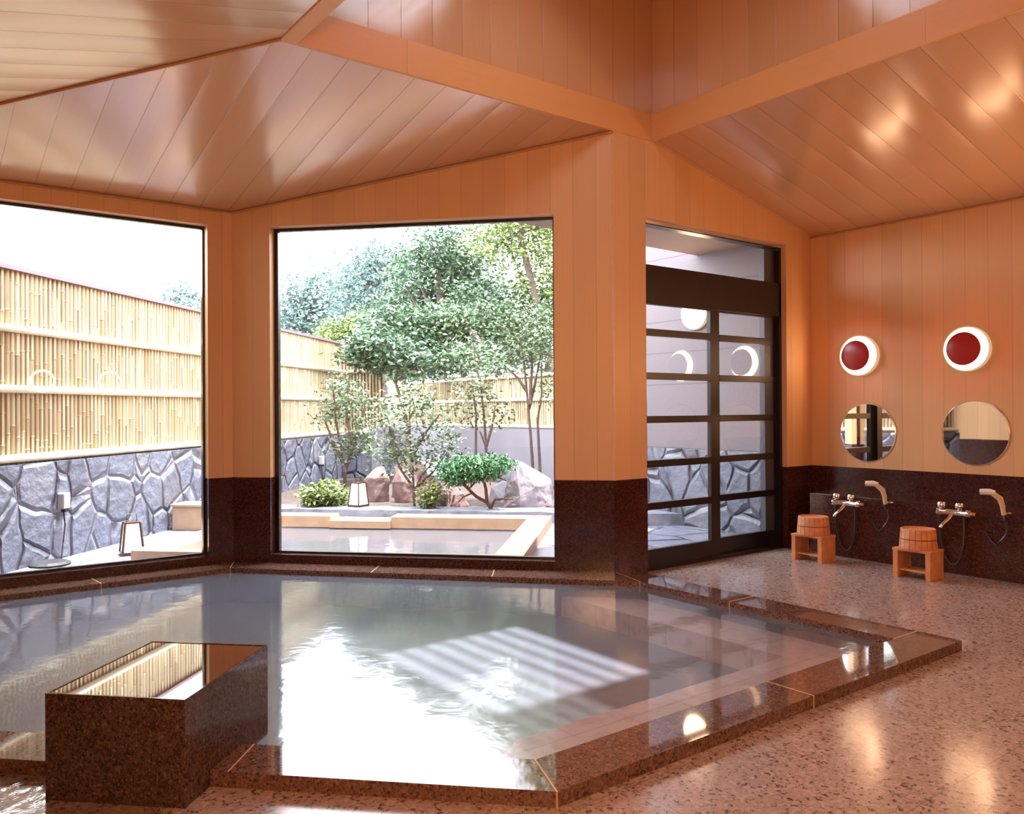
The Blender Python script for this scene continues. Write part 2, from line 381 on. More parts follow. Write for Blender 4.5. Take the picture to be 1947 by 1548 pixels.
# ------------------------------------------------------------------ ceiling (sloping) and lantern
LX0, LX1, LY0, LY1 = 1.73, 4.46, .6, 4.18; ZB = 3.165; BX = 1.64
c = MB(); up = .05
def slab(vs, uvs):
    n = len(vs); c.add(vs, [tuple(range(n))], [uvs]); c.add([(x, y, z+up) for x, y, z in vs], [tuple(range(n-1, -1, -1))], [uvs])
ph = -.014*0
p_ = [(BX, 4.18, ZB+.004), (X0, 6.28, ZE), (2.07, 6.28, ZE), (4.055, 4.18, ZB), ]
slab(p_, [(x-1.614+2.135, y) for x, y, z in p_])
p_ = [(BX, .6, ZB+.004), (X0, -1.4, 2.723), (X0, 6.28, ZE), (BX, 4.18, ZB+.004)]
slab(p_, [(y, x) for x, y, z in p_])
p_ = [(LX1, 4.18, ZB), (XR, 4.18, ZE4), (XR, YF, ZE4), (LX1, .6, ZB)]
slab(p_, [(y-3.927+2.135*2, x) for x, y, z in p_])
p_ = [(LX1, .6, ZB), (XR, YF, ZE4), (X0, YF, 2.723), (BX, .6, ZB)]
slab(p_, [(x, y) for x, y, z in p_])
ce = c.build('ceiling', M['ceil']); ce['kind'] = 'structure'
# slim shadow bead along the hip
MB().tube([(BX, 4.185, ZB-.004), (X0, 6.27, ZE-.006)], .009, 6).build('hip_bead', M['beam'], ce)
MB().tube([(X0, 6.27, ZE-.008), (2.07, 6.272, ZE-.008)], .009, 6).build('cornice_bead', M['beam'], ce)
MB().tube([(2.07, 6.27, ZE-.008), (4.055, 4.17, ZB-.012)], .009, 6).build('cornice_bead', M['beam'], ce)
MB().tube([(XR-.008, 4.18, ZE4-.006), (XR-.008, YF, ZE4-.006)], .008, 6).build('cornice_bead', M['beam'], ce)
BT = 3.362
def beam(name, lab, parts):
    o = MB()
    for b, uvd in parts:
        x0, x1, y0, y1, z0, z1 = b
        v = [(x, y, z) for z in (z0, z1) for y in (y0, y1) for x in (x0, x1)]
        fs = [(0, 2, 3, 1), (4, 5, 7, 6), (0, 1, 5, 4), (2, 6, 7, 3), (0, 4, 6, 2), (1, 3, 7, 5)]
        o.add(v, fs, [[(v[i][2]+3, v[i][0] if uvd == 'x' else v[i][1]) for i in f] for f in fs])
    o = o.build(name, M['beam']); tag(o, kind='structure'); return o
b1 = beam('trim_2', '', [((BX, LX1+.1, 4.176, 4.28, ZB-.002, BT), 'x')])
b2 = beam('trim_3', '', [((LX1-.004, LX1+.1, .5, 4.176, ZB-.002, BT), 'y')])
b3 = beam('trim_4', '', [((BX, LX0, .5, 4.176, ZB-.003, BT), 'y')])
b4 = beam('trim_5', '', [((LX0, LX1-.004, .5, .6, ZB-.002, BT), 'x')])
for b, bx in ((b1, (2.40, 2.403, 4.1735, 4.178, ZB, BT)), (b2, (LX1-.006, LX1-.002, 2.18, 2.183, ZB, BT)), (b1, (4.452, 4.462, 4.166, 4.178, ZB-.004, BT+.01))):
    MB().box(*bx).build('joint', M['trim'], b)
LZ = 4.25
w = wall('wall_lantern', (LX0, LY1+.012), (LX1+.012, LY1+.012), BT, LZ, [], M['lant'], th=.1)
def lwall(p0, p1, nm):
    return wall(nm, p0, p1, BT, LZ, [], M['lant'], th=.1)
lwall((LX1+.012, LY1+.012), (LX1+.012, LY0-.012), 'wall_lantern_right')
lwall((LX1+.012, LY0-.012), (LX0-.012, LY0-.012), 'wall_lantern_front')
lwall((LX0-.012, LY0-.012), (LX0-.012, LY1+.012), 'wall_lantern_left')
# lantern lid with a glazed strip
sk = (2.50, 3.36, 2.42, 3.40); m = MB()
for b in ((LX0-.1, sk[0], LY0-.1, LY1+.12), (sk[1], LX1+.12, LY0-.1, LY1+.12), (sk[0], sk[1], LY0-.1, sk[2]), (sk[0], sk[1], sk[3], LY1+.12)):
    m.box(b[0], b[1], b[2], b[3], LZ, LZ+.08)
m.build('ceiling_lantern', M['beam'])['kind'] = 'structure'
sw = thing('window_3', ((sk[0]+sk[1])/2, (sk[2]+sk[3])/2, LZ), kind='structure')
MB().box(sk[0]-sw.location.x, sk[1]-sw.location.x, sk[2]-sw.location.y, sk[3]-sw.location.y, .03, .036).build('window_pane', M['skyglass'], sw)
m = MB()
for k in range(8): x = -.43+.123*k; m.box(max(x-.015, -.43), min(x+.015, .43), -.49, .49, .0, .014)
m.build('louvre_slats', M['black'], sw)

# ------------------------------------------------------------------ floor, pool
kin = [(.0, 3.79)]
WI = .22
# curb centre geometry: outer / inner outlines (outer faces the room floor)
def diag(x, s): return (x, s-x)
OUT = [(X0, 3.49-X0), (1.589, 1.895), (4.195, 1.895), (4.195, 4.14)]
# floor polygon pieces
m = MB(); z0 = -.06
def flat(poly, z=0):
    m.add([(x, y, z) for x, y in poly], [tuple(range(len(poly)))])
flat([(X0, YF), (1.6, YF), (1.6, 1.9), (X0, 3.95)]); flat([(1.6, YF), (XR, YF), (XR, 1.9), (1.6, 1.9)]); flat([(4.19, 1.9), (XR, 1.9), (XR, 4.18), (4.19, 4.18)])
flat([(4.36, 4.18), (6.12, 4.18), (6.12, 4.4), (4.36, 4.4)])
fl = m.build('floor', M['floor']); fl['kind'] = 'structure'
# pool basin
PIN = [(X0, 3.79-X0), (1.68, 2.11), (3.965, 2.11), (3.965, 3.85), (1.97, 6.05), (X0, 6.05)]
m = MB(); n = len(PIN)
m.add([(x, y, -.2) for x, y in PIN], [tuple(range(n))])
for i in range(n):
    a, b = PIN[i], PIN[(i+1) % n]; m.add([(*a, -.2), (*b, -.2), (*b, 0), (*a, 0)], [(0, 1, 2, 3)])
pb = m.build('pool_basin', M['basin']); tag(pb, kind='structure')
m = MB()
m.prism([(3.61, 4.25), (3.61, 2.5), (1.9, 2.5), (1.55, 2.28), (1.66, 2.13), (3.96, 2.13), (3.96, 3.85)], -.2, -.065)
m.build('underwater_bench', M['pooltile'], pb)
# curb
m = MB()
m.prism([(X0, 3.49-X0), (1.589, 1.895), (1.68, 2.11), (X0, 3.79-X0)], -.05, .05)
m.prism([(1.589, 1.895), (4.195, 1.895), (4.195, 2.115), (1.68, 2.11)], -.05, .05)
m.prism([(3.965, 2.115), (4.195, 2.115), (4.195, 4.045), (4.12, 4.125), (4.045, 4.18), (3.965, 3.85)], -.05, .05)
m.prism([(1.97, 6.05), (3.965, 3.85), (4.055, 4.18), (2.07, 6.28)], -.05, .05)
m.prism([(X0, 6.05), (1.97, 6.05), (2.07, 6.28), (X0, 6.28)], -.05, .05)
cb = m.build('pool_curb', M['curb']); tag(cb, kind='structure')
def joint(a, b, face=None):
    a = Vector(a); b = Vector(b); d = (b-a).normalized()
    MB().obox(a, d, -.0015, (b-a).length+.0015, -.0025, .0025, -.02 if face is None else face, .0512).build('joint', M['mortar'], cb)
for a, b in (((3.965, 2.115), (4.195, 2.115)), ((2.93, 2.115), (2.93, 1.894)), ((1.589, 1.892), (1.68, 2.112)), ((1.11, 6.05), (1.09, 6.278)),
             ((1.97, 6.05), (2.07, 6.275)), ((2.70, 5.25), (2.86, 5.43)), ((3.29, 4.60), (3.44, 4.78)), ((3.965, 3.85), (4.05, 4.16)), ((3.965, 3.12), (4.195, 3.12)), ((.85, 2.64), (.99, 2.80))):
    joint(a, b)
wt = MB(); wt.add([(x, y, .016) for x, y in PIN], [tuple(range(len(PIN)))])
wo = wt.build('pool_water', M['water']); tag(wo, 'milky steaming water filling the indoor granite pool', 'water', kind='stuff')
# overflow running over the floor left of the spout block
m = MB(); m.prism([(X0+.01, 3.92), (.66, 2.80), (.60, 2.35), (.1, 1.6), (X0+.01, 1.6)], .0012, .006)
tag(m.build('overflow_water', M['water_run']), 'rippling overflow water on the floor left of the granite spout block', 'water', kind='stuff')
# granite block
bl = thing('water_spout_block', (.70, 2.575, 0), 'tall dark granite block with mirror-like wet top straddling the front pool curb', 'stone block', rz=math.radians(45))
m = MB(); T = .33; wd, ln = .578, .463
m.box(0, wd, 0, ln, 0, T-.006)
m.build('body', M['block'], bl, bevel=.002)
m = MB(); rim = .008
for b in ((0, wd, 0, rim), (0, wd, ln-rim, ln), (0, rim, rim, ln-rim), (wd-rim, wd, rim, ln-rim)): m.box(*b, T-.006, T)
m.build('rim', M['block'], bl)
tag(MB().box(rim, wd-rim, rim, ln-rim, T-.0055, T-.002).build('water_film', M['wet'], bl), 'mirror-like wet top surface')
# drain strip / shallow ledge on wash wall
lg = MB().box(6.085, XR-.005, YN+.01, 3.96, 0, .492).build('service_ledge', M['dado'], bevel=.003)
tag(lg, 'low dark red granite ledge carrying the taps along the right wall', 'ledge')

# ------------------------------------------------------------------ windows and door
def window(name, p0, p1, hole, bars=None):
    P = Vector(p0); d = (Vector(p1)-P).normalized(); u0_, u1_, za, zb = hole
    r = thing(name, (p0[0], p0[1], 0), kind='structure', rz=math.atan2(d.y, d.x))
    m = MB(); f = .032; y0, y1 = .075, .115
    m.box(u0_, u0_+f, y0, y1, za, zb); m.box(u1_-f*.5, u1_, y0, y1, za, zb); m.box(u0_+f, u1_-f*.5, y0, y1, zb-.03, zb); m.box(u0_+f, u1_-f*.5, y0, y1, za, za+.014)
    m.build('window_frame', M['black'], r)
    MB().box(u0_+.01, u1_-.01, .095, .099, za+.005, zb-.01).build('window_pane', M['glass'], r)
    MB().box(u0_-.001, u1_+.001, -.006, .075, zb-.008, zb+.002).build('head_trim', M['trim'], r)
    return r
window('window_1', (X0, 6.28), C12, WB1)
window('window_2', C12, C23, HB2)
dr = thing('door_1', (4.385, 4.18, 0), kind='structure')
LD = 1.715
m = MB(); m.box(0, LD, .05, .13, 1.985, 2.268); m.box(0, LD, .05, .13, 2.565, 2.597); m.box(0, .016, .05, .13, 0, 2.597); m.box(LD-.03, LD, .05, .15, .03, 2.597); m.box(0, LD, .04, .15, 0, .03)
m.build('door_frame', M['dwood'], dr)
MB().box(LD-.17, LD-.03, .10, .15, .03, 2.56).build('side_post', plain('blue_grey_post', (.06, .06, .085), .4), dr)
MB().box(0, LD, .035, .05, 2.57, 2.597).build('head_trim', M['chrome'], dr)
MB().box(.016, LD-.03, .088, .092, 2.268, 2.565).build('transom_pane', M['glass'], dr)
def leaf(x0, x1, y, stiles):
    r = MB(); sl, sr = stiles
    r.box(x0, x0+sl, y, y+.035, .03, 1.985); r.box(x1-sr, x1, y, y+.035, .03, 1.985)
    r.box(x0+sl, x1-sr, y, y+.035, .03, .155); r.box(x0+sl, x1-sr, y, y+.035, 1.975, 1.985)
    o = r.build('door_leaf', M['dwood'], dr)
    for z in (1.768, 1.443, 1.119, .79, .475):
        MB().box(x0+sl, x1-sr, y-.002, y+.037, z-.026, z+.026).build('muntin', M['dwood'], o)
    MB().box(x0+sl-.005, x1-sr+.005, y+.015, y+.019, .15, 1.98).build('door_pane', M['glass'], o)
    return o
leaf(.016, .872, .052, (.014, .092)); l2 = leaf(.858, LD-.03, .092, (.08, .02))
MB().box(.02, .034, .030, .052, .72, 1.25).build('door_pull', M['black'], dr)

# ------------------------------------------------------------------ wall lamps and mirrors
lp = thing('wall_lamp', (XR-.001, 3.716, 1.632), 'glowing round wall lamp with off-white ring and dark red disc, above the left mirror', 'lamp', 'round lamps on the washing wall')
MB().lathe([(.160, 0), (.168, .004), (.168, .040), (.162, .045), (.150, .040), (.0, .040)], ax=(-1, 0, 0), seg=64).build('housing', plain('cream_housing', (.75, .68, .55), .4, emis=((1, .8, .55), .35)), lp, smooth=True)
MB().lathe([(.0, .041), (.158, .041), (.156, .047), (.0, .049)], ax=(-1, 0, 0), seg=64).build('diffuser', M['glow'], lp, smooth=True)
MB().lathe([(.02, .04), (.02, .09)], ax=(-1, 0, 0), seg=16).build('stem', M['trim'], lp)
MB().lathe([(.125, .086), (.125, .090), (.10, .096), (.06, .100), (0, .101)], ax=(-1, 0, 0), seg=64).build('red_disc', M['red'], lp, smooth=True)
dup(lp, (XR-.001, 2.855, 1.635), 'glowing round wall lamp with dark red disc, above the right mirror with the pale reflection')
for k, y in enumerate((1.99, 1.13, .27)):
    pass
# lamps on the wall behind the camera: they show as faint rings in the window glass
for x, lb in ((1.65, 'left'), (2.5, 'right')):
    dup(lp, (x, YN+.001, 1.633), 'round wall lamp showing as a faint ring in the left window glass, %s one' % lb, rz=math.radians(-90))
for y in (1.99, 1.13, .27):     # the same wall lamps further along the washing wall, beyond the frame
    l = bpy.data.lights.new('unseen_wall_light', 'AREA'); l.shape = 'DISK'; l.size = .32; l.energy = 12; l.color = (1, .52, .24)
    o = bpy.data.objects.new('unseen_wall_light', l); COL.objects.link(o); o.location = (XR-.06, y, 1.633); o.rotation_euler = (0, math.radians(90), 0)
for y in (-.02, .30, .75):     # added unseen warm disks at the camera-side wall, to brighten the angled wall
    l = bpy.data.lights.new('unseen_wall_light', 'AREA'); l.shape = 'DISK'; l.size = .32; l.energy = 25; l.color = (1, .52, .24)
    o = bpy.data.objects.new('unseen_wall_light', l); COL.objects.link(o); o.location = (X0+.06, y, 1.633); o.rotation_euler = (0, math.radians(-90), 0)
mr = thing('round_mirror', (XR-.001, 3.660, .990), 'round wall mirror reflecting the dark door bars, nearest the room corner', 'mirror', 'round mirrors over the taps')
MB().lathe([(.244, .0), (.244, .006), (.241, .0075), (.236, .0075)], ax=(-1, 0, 0), seg=96).build('rim', M['mrim'], mr)
MB().lathe([(.237, .002), (.237, .0082), (0, .0083)], ax=(-1, 0, 0), seg=96).build('glass', M['silver'], mr)
dup(mr, (XR-.001, 2.812, 1.003), 'round wall mirror reflecting a plain pale panelled wall, right of the other')

# ------------------------------------------------------------------ taps and showers
tp = thing('mixer_tap', (6.087, 3.60, .44), 'chrome two-handle mixer tap with hose loop, behind the left stool and bucket', 'tap', 'mixer taps on the ledge')
MB().lathe([(.0, -.115), (.026, -.115), (.028, -.09), (.022, -.08), (.022, .08), (.028, .09), (.026, .12), (0, .12)], c=(-.05, 0, 0), ax=(0, -1, 0), seg=20).build('body', M['chrome'], tp, smooth=True)
for y in (.085, -.04):
    h = MB().lathe([(.016, 0), (.016, .02), (.030, .024), (.032, .046), (.024, .060), (0, .062)], c=(-.05, y, .012), seg=10).build('handle', M['chrome'], tp, smooth=True)
    MB().tube([(0, y, 0), (-.05, y, 0)], .015, 12).build('inlet', M['chrome'], tp)
MB().tube([(-.05, .01, -.01), (-.085, .02, -.045), (-.13, .045, -.085), (-.14, .05, -.105)], [.015, .015, .014, .016], 12).build('spout', M['chrome'], tp, smooth=True)
MB().lathe([(.0, 0), (.014, 0), (.012, .03), (0, .03)], c=(-.05, -.12, 0), ax=(0, -1, 0), seg=12).build('knob', M['brass'], tp, smooth=True)
pts = []
for k in range(25):
    t = k/24; a = math.pi*(1-t)
    pts.append((-.03+.02*math.sin(math.pi*t), .03+.095*math.cos(a)*(-1) if False else .025-.085*math.cos(math.pi*t)*(-1), -.02-.36*math.sin(math.pi*t)**.75))
MB().tube(pts, .0075, 8).build('hose', M['hose'], tp, smooth=True)
dup(tp, (6.087, 2.775, .445), 'chrome two-handle mixer tap with hose loop, behind the right stool and bucket')
sh = thing('hand_shower', (6.085, 3.31, .50), 'cream and chrome hand shower on its bracket right of the left tap', 'shower', 'hand showers beside the taps')
MB().tube([(-.05, -.03, -.04), (-.045, -.022, .02), (-.05, -.008, .07), (-.07, .03, .105)], [.013, .017, .02, .018], 12).build('handle', plain('cream_plastic', (.62, .47, .34), .3), sh, smooth=True)
MB().tube([(-.065, .018, .108), (-.075, .05, .115), (-.085, .105, .112)], [.018, .022, .021], 14).build('head', plain('pale_plastic', (.7, .7, .68), .2), sh, smooth=True)
MB().tube([(0, -.03, -.03), (-.05, -.03, -.035)], .012, 10).build('bracket', M['chrome'], sh)
MB().tube([(-.05, -.032, -.04), (-.05, -.035, -.075)], .010, 10).build('connector', M['chrome'], sh)
pts = [(-.05+.01*math.sin(3*t), -.035+.075*math.sin(t*1.2)*t*.4-.02*math.sin(math.pi*t), -.07-.17*t+.02*t*t) for t in [k/14 for k in range(15)]]
pts += [(-.03, .03, -.252), (-.02, .06, -.235), (-.008, .09, -.20), (-.002, .11, -.16)]
MB().tube(pts, .0065, 8).build('hose', M['hose'], sh, smooth=True)
dup(sh, (6.085, 2.475, .50), 'cream and chrome hand shower on its bracket, right of the right tap')

# ------------------------------------------------------------------ stools and buckets
st = thing('bath_stool', (5.69, 3.735, 0), 'low hinoki wood bath stool nearest the door', 'stool', 'low wooden bath stools')
SW, SD, SH, ST = .265, .19, .205, .035
for y in (-SW/2, SW/2-ST): MB().box(0, SD, y, y+ST, 0, SH-.012).build('side_panel', M['hinoki'], st, bevel=.002)
MB().box(-.002, SD+.002, -SW/2-.004, SW/2+.004, SH-.018, SH).build('seat', M['hinoki'], st, bevel=.003)
MB().box(.03, SD-.03, -SW/2+ST, SW/2-ST, .045, .058).build('stretcher', M['hinoki'], st)
dup(st, (5.675, 2.90, 0), 'low hinoki wood bath stool further along the wash wall, right of the first')
bk = thing('bath_bucket', (5.79, 3.735, SH), 'upturned wooden bath bucket on the stool nearest the door', 'bucket', 'upturned wooden buckets')
m = MB(); m.lathe([(.118, 0), (.126, .002), (.125, .01), (.114, .135), (.112, .140), (.102, .140), (.100, .128), (0, .127)], seg=64)
b = m.build('body', None or plain('bucket_stave_wood', (.60, .25, .11), .5, var=.2, scale=16), bk, smooth=True)
m = MB()
for k in range(20):
    a = 2*math.pi*k/20; ca, sa = math.cos(a), math.sin(a)
    m.tube([(.1262*ca, .1262*sa, .004), (.1145*ca, .1145*sa, .134)], .0009, 4)
m.build('stave_joint', M['hoop'], bk)['kind'] = 'stuff'
for z in (.068,):
    r = .1255-.012*z/.135; MB().lathe([(r-.004, z-.004), (r+.0012, z-.003), (r+.0010, z+.003), (r-.004, z+.004)], seg=64).build('hoop', M['hoop'], bk)
dup(bk, (5.775, 2.90, SH), 'upturned wooden bath bucket on the right-hand stool')

# ------------------------------------------------------------------ outdoors: ground, walls
D1 = Vector((1, 1)).normalized(); D2 = Vector((1, -1)).normalized()
def q(s, dd):      # s = (Y-X), dd = (X+Y)
    return ((dd-s)/2, (dd+s)/2)
m = MB()
gp = [q(6.6, 4.5), q(6.6, 12.4), q(-1.2, 12.4), (6.5, 4.36), (4.1, 4.36), (2.15, 6.46), (-.7, 6.46)]
# paving with a rectangular hole for the outdoor bath: four strips in (s, d) space
BS0, BS1, BD0, BD1 = 1.095, 5.52, 8.52, 11.97     # bath outer rectangle
def strip(s0, s1, d0, d1, z, mm):
    p = [q(s1, d0), q(s1, d1), q(s0, d1), q(s0, d0)]
    mm.add([(x, y, z) for x, y in p], [(0, 3, 2, 1)], [[(x, y) for x, y in p]])
strip(BS1-.1, 6.6, 5.0, 12.5, 0, m); pg = [(3.61, 4.81), (4.10, 4.37), (6.6, 4.37), (7.5, 5.0), q(BS0+.1, 12.5)]; m.add([(x, y, 0) for x, y in pg], [tuple(range(5))], [pg]); strip(BS0+.1, BS1-.1, BD1-.1, 12.5, 0, m); strip(BS0+.1, BS1-.1, 8.42, BD0+.1, 0, m)
m.add([(4.1, 4.3, -.002), (6.5, 4.3, -.002), (6.5, 5.4, -.002), (4.1, 5.4, -.002)], [(0, 1, 2, 3)], [[(4.1, 4.3), (6.5, 4.3), (6.5, 5.4), (4.1, 5.4)]])
m.add([(-.7, 6.4, -.002), (2.2, 6.4, -.002), (2.2, 7.2, -.002), (-.7, 7.2, -.002)], [(0, 1, 2, 3)], [[(-.7, 6.4), (2.2, 6.4), (2.2, 7.2), (-.7, 7.2)]])
g = m.build('ground_paving', M['paving']); g['kind'] = 'structure'
# garden bed
m = MB(); strip(-3, 6.6, 12.5, 19, .10, m); gb = m.build('garden_bed', M['soil']); tag(gb, kind='structure')
# kerb of rough slate
m = MB(); nk = 40; vs = []
for k in range(nk+1):
    s = -1.2+7.6*k/nk; j = random.uniform(-.03, .03); a = q(s, 12.13+j); b = q(s, 12.62)
    zt = .12+random.uniform(-.008, .008)
    vs += [(*a, -.02), (a[0]+.01, a[1]+.01, zt), (*b, zt+.004), (*b, 0)]
m.add(vs, [(4*k+i, 4*k+i+1, 4*k+i+5, 4*k+i+4) for k in range(nk) for i in range(3)])
kb = m.build('garden_kerb', plain('slate_kerb', (.2, .21, .26), .45, var=.35, scale=8)); tag(kb, kind='structure')
# stone walls
def swall(name, a, b, z0, z1, th, mat):
    A = Vector(a); d = (Vector(b)-A); L = d.length; d.normalize(); n = Vector((-d.y, d.x)); m = MB(); sg = max(2, int(L/.4))
    for w0, fl in ((0, 0), (th, 1)):
        for k in range(sg):
            u, v = L*k/sg, L*(k+1)/sg; p, r = A+d*u+n*w0, A+d*v+n*w0
            m.add([(*p, z0), (*r, z0), (*r, z1), (*p, z1)], [(0, 1, 2, 3)], [[(u, z0), (v, z0), (v, z1), (u, z1)]])
    p, r, s_, t_ = A, A+d*L, A+d*L+n*th, A+n*th
    m.add([(*p, z1), (*r, z1), (*s_, z1), (*t_, z1)], [(0, 1, 2, 3)], [[(0, 0), (L, 0), (L, th), (0, th)]])
    for e, f_ in ((p, t_), (r, s_)): m.add([(*e, z0), (*f_, z0), (*f_, z1), (*e, z1)], [(0, 1, 2, 3)], [[(0, z0), (th, z0), (th, z1), (0, z1)]])
    o = m.build(name, mat); tag(o, kind='structure'); return o
KF = 6.5
FC = (5.9, 12.4); FE = (6.38, 11.92)
swall('stone_wall', (-1.3, 5.2), FC, 0, .80, .3, M['stone'])
swall('stone_wall', FC, FE, 0, .80, .3, M['stone'])
swall('garden_wall', FE, (7.5, 13.8), 0, .92, .2, M['grey'])
swall('garden_wall', (7.5, 14.0), (7.5, 6.4), 0, .915, .2, M['grey'])
# side wall of the building and its stone base, soffit
m = MB(); m.box(6.5, 6.7, 4.36, 6.9, 0, 3.0); tag(m.build('side_wall', M['siding']), kind='structure')
o = swall('stone_wall', (6.47, 6.93), (6.47, 4.37), 0, .785, .06, M['stone'])
m = MB(); m.prism([(3.15, 5.36), (6.5, 5.50), (6.5, 4.37), (4.1, 4.37)], 2.75, 2.85); tag(m.build('soffit', M['soffit']), kind='structure')
# hillside behind
m = MB(); m.add([(6.0, 22, 0), (17, 22, 3.4), (17, 7, 4.2), (8.2, 7, .8), (8.0, 14.5, .6)], [(0, 1, 2, 3, 4)]); m.add([(-14, 32, 0), (17, 22, 3.4), (6, 22, 0)], [(0, 1, 2)])
tag(m.build('hillside', plain('hill_soil', (.03, .045, .02), .95, var=.3, scale=3)), kind='structure')

# ------------------------------------------------------------------ bamboo fences
def fence(name, label, a, b, z0, ztop, rails, pitch, r):
    A = Vector(a); d = Vector(b)-A; L = d.length; d.normalize(); n = Vector((d.y, -d.x))
    root = thing(name, (a[0], a[1], 0), label, 'fence')
    m = MB(); k = 0; u = pitch/2
    while u < L:
        p = d*u; rr = r*random.uniform(.9, 1.05); seg = 8
        zs = [z0]; z = z0+random.uniform(.05, .3)
        prof = [(rr, z0)]
        while z < ztop-.05:
            prof += [(rr, z-.014), (rr, z-.006), (rr*1.2, z), (rr, z+.006), (rr, z+.014)]; z += random.uniform(.24, .34)
        prof.append((rr, ztop)); m.lathe(prof, c=(p.x, p.y, 0), seg=seg); u += pitch
    m.build('cane_screen', M['bamboo'], root, smooth=True)
    m = MB(); m.obox(-n*.05, d, 0, L, -.012, .012, z0, ztop-.01); m.build('backing', plain('backing_board', (.16, .10, .05), .8), root)
    for z, R in rails:
        p0, p1 = n*.035, d*L+n*.035
        MB().tube([(p0.x, p0.y, z), (p1.x, p1.y, z)], R, 12).build('rail', M['rail'], root, smooth=True)
    q0, q1 = n*.0, d*L
    MB().obox((0, 0), d, -.02, L+.02, -.05, .05, ztop-.012, ztop+.02).build('cap_rail', M['cap'], root)
    return root
fence('bamboo_fence', 'long pale bamboo fence with round rails on the stone wall, left of the outdoor bath', (-1.3+.1, 5.2+.2), (5.9, 12.52), .80, 2.30, ((.845, .032), (1.378, .03), (1.84, .03)), .052, .0195)
fence('bamboo_fence', 'short end run of tall bamboo fence at the far corner, partly hidden by leaves', (5.93, 12.5), (6.40, 12.03), .80, 2.30, ((.845, .032), (1.378, .03), (1.84, .03)), .055, .021)
fence('bamboo_fence', 'lower bamboo fence on the grey wall behind the rocks and slim trees', (7.55, 13.9), (7.55, 6.5), .92, 1.72, ((.945, .028), (1.345, .026), (1.70, .028)), .055, .021)

# ------------------------------------------------------------------ outdoor bath
BZ = .10
bt = thing('outdoor_bath', (*q(3.3, 10.2), 0), 'square outdoor bath framed in pale timber beams, seen through the windows', 'bath')
bx, by = bt.location.x, bt.location.y
def sbeam(name, s0, s1, d0, d1, z0, z1, mat=None, par=bt, org=None):
    p = [q(s1, d0), q(s1, d1), q(s0, d1), q(s0, d0)]; ox, oy = (bx, by) if org is None else org
    return MB().prism([(x-ox, y-oy) for x, y in p], z0, z1).build(name, mat or M['timber'], par, bevel=.004)
WT = .36
# notch in the far beam between s of px 715..805
sbeam('frame_beam', 4.33-.0, BS1, BD1-WT, BD1, -.02, BZ)
sbeam('frame_beam', BS0+.0, 3.42, BD1-WT, BD1, -.02, BZ)
sbeam('overflow_notch', 3.42, 4.33, BD1-WT-.06, BD1, -.02, BZ-.04)
sbeam('frame_beam', BS0, BS0+.32, BD0+WT*.5, BD1-WT, -.02, BZ)
sbeam('frame_beam', BS1-.42, BS1, BD0+WT*.5, BD1-WT, -.02, BZ)
sbeam('frame_beam', BS0, BS1, BD0, BD0+WT*.5, -.02, BZ)
sbeam('liner', BS0+.3, BS1-.4, BD0+.1, BD1-WT+.02, -.30, -.28, M['stone'])
sbeam('liner_wall', BS0+.3, BS1-.4, BD1-WT+.01, BD1-.05, -.30, -.015, M['grey'])
ow = MB(); p = [q(BS1-.42, BD0+.15), q(BS1-.42, BD1-WT+.01), q(BS0+.32, BD1-WT+.01), q(BS0+.32, BD0+.15)]
ow.add([(x, y, -.03) for x, y in p], [(0, 3, 2, 1)])
tag(ow.build('bath_water', M['water_out']), 'grey rippled water inside the outdoor timber-framed bath', 'water', kind='stuff')
sb = thing('timber_box', (2.50, 8.62, 0), 'plain pale timber box by the stone wall beside the outdoor bath', 'box', rz=math.radians(-45))
MB().box(-.22, .3, -.14, .14, 0, .24).build('body', M['timber'], sb, bevel=.005); MB().box(-.235, .315, -.155, .155, .24, .262).build('lid', M['timber'], sb, bevel=.003)

# ------------------------------------------------------------------ garden lanterns
def andon(loc, label):
    r = thing('garden_lantern', loc, label, 'lantern', 'paper garden lanterns', rz=math.radians(-4))
    b, t_, h = .080, .057, .27
    MB().box(-b-.004, b+.004, -b-.004, b+.004, 0, .028).build('base', M['lacq'], r)
    for sx, sy in ((1, 1), (1, -1), (-1, 1), (-1, -1)):
        MB().tube([(sx*b, sy*b, .02), (sx*t_, sy*t_, h)], .010, 4).build('post', M['lacq'], r)
    m = MB()
    for (ax, ay), (cx_, cy_) in (((-1, -1), (1, -1)), ((1, -1), (1, 1)), ((1, 1), (-1, 1)), ((-1, 1), (-1, -1))):
        f_ = .93; m.add([(ax*b*f_, ay*b*f_, .028), (cx_*b*f_, cy_*b*f_, .028), (cx_*t_*f_, cy_*t_*f_, h-.006), (ax*t_*f_, ay*t_*f_, h-.006)], [(0, 1, 2, 3)])
    m.build('paper_shade', M['paper'], r)
    MB().box(-t_-.004, t_+.004, -t_-.004, t_+.004, h-.008, h+.004).build('top_frame', M['lacq'], r)
    MB().tube([(-.04, 0, h), (-.035, 0, h+.07), (.035, 0, h+.07), (.04, 0, h)], .004, 6).build('handle', M['lacq'], r)
    return r
an = andon((1.60, 7.44, 0), 'white paper lantern with dark frame on the wet paving outside the left window')
dup(an, (4.16, 8.38, .12), 'white paper lantern with dark frame on the slate kerb before the rocks', rz=math.radians(20))

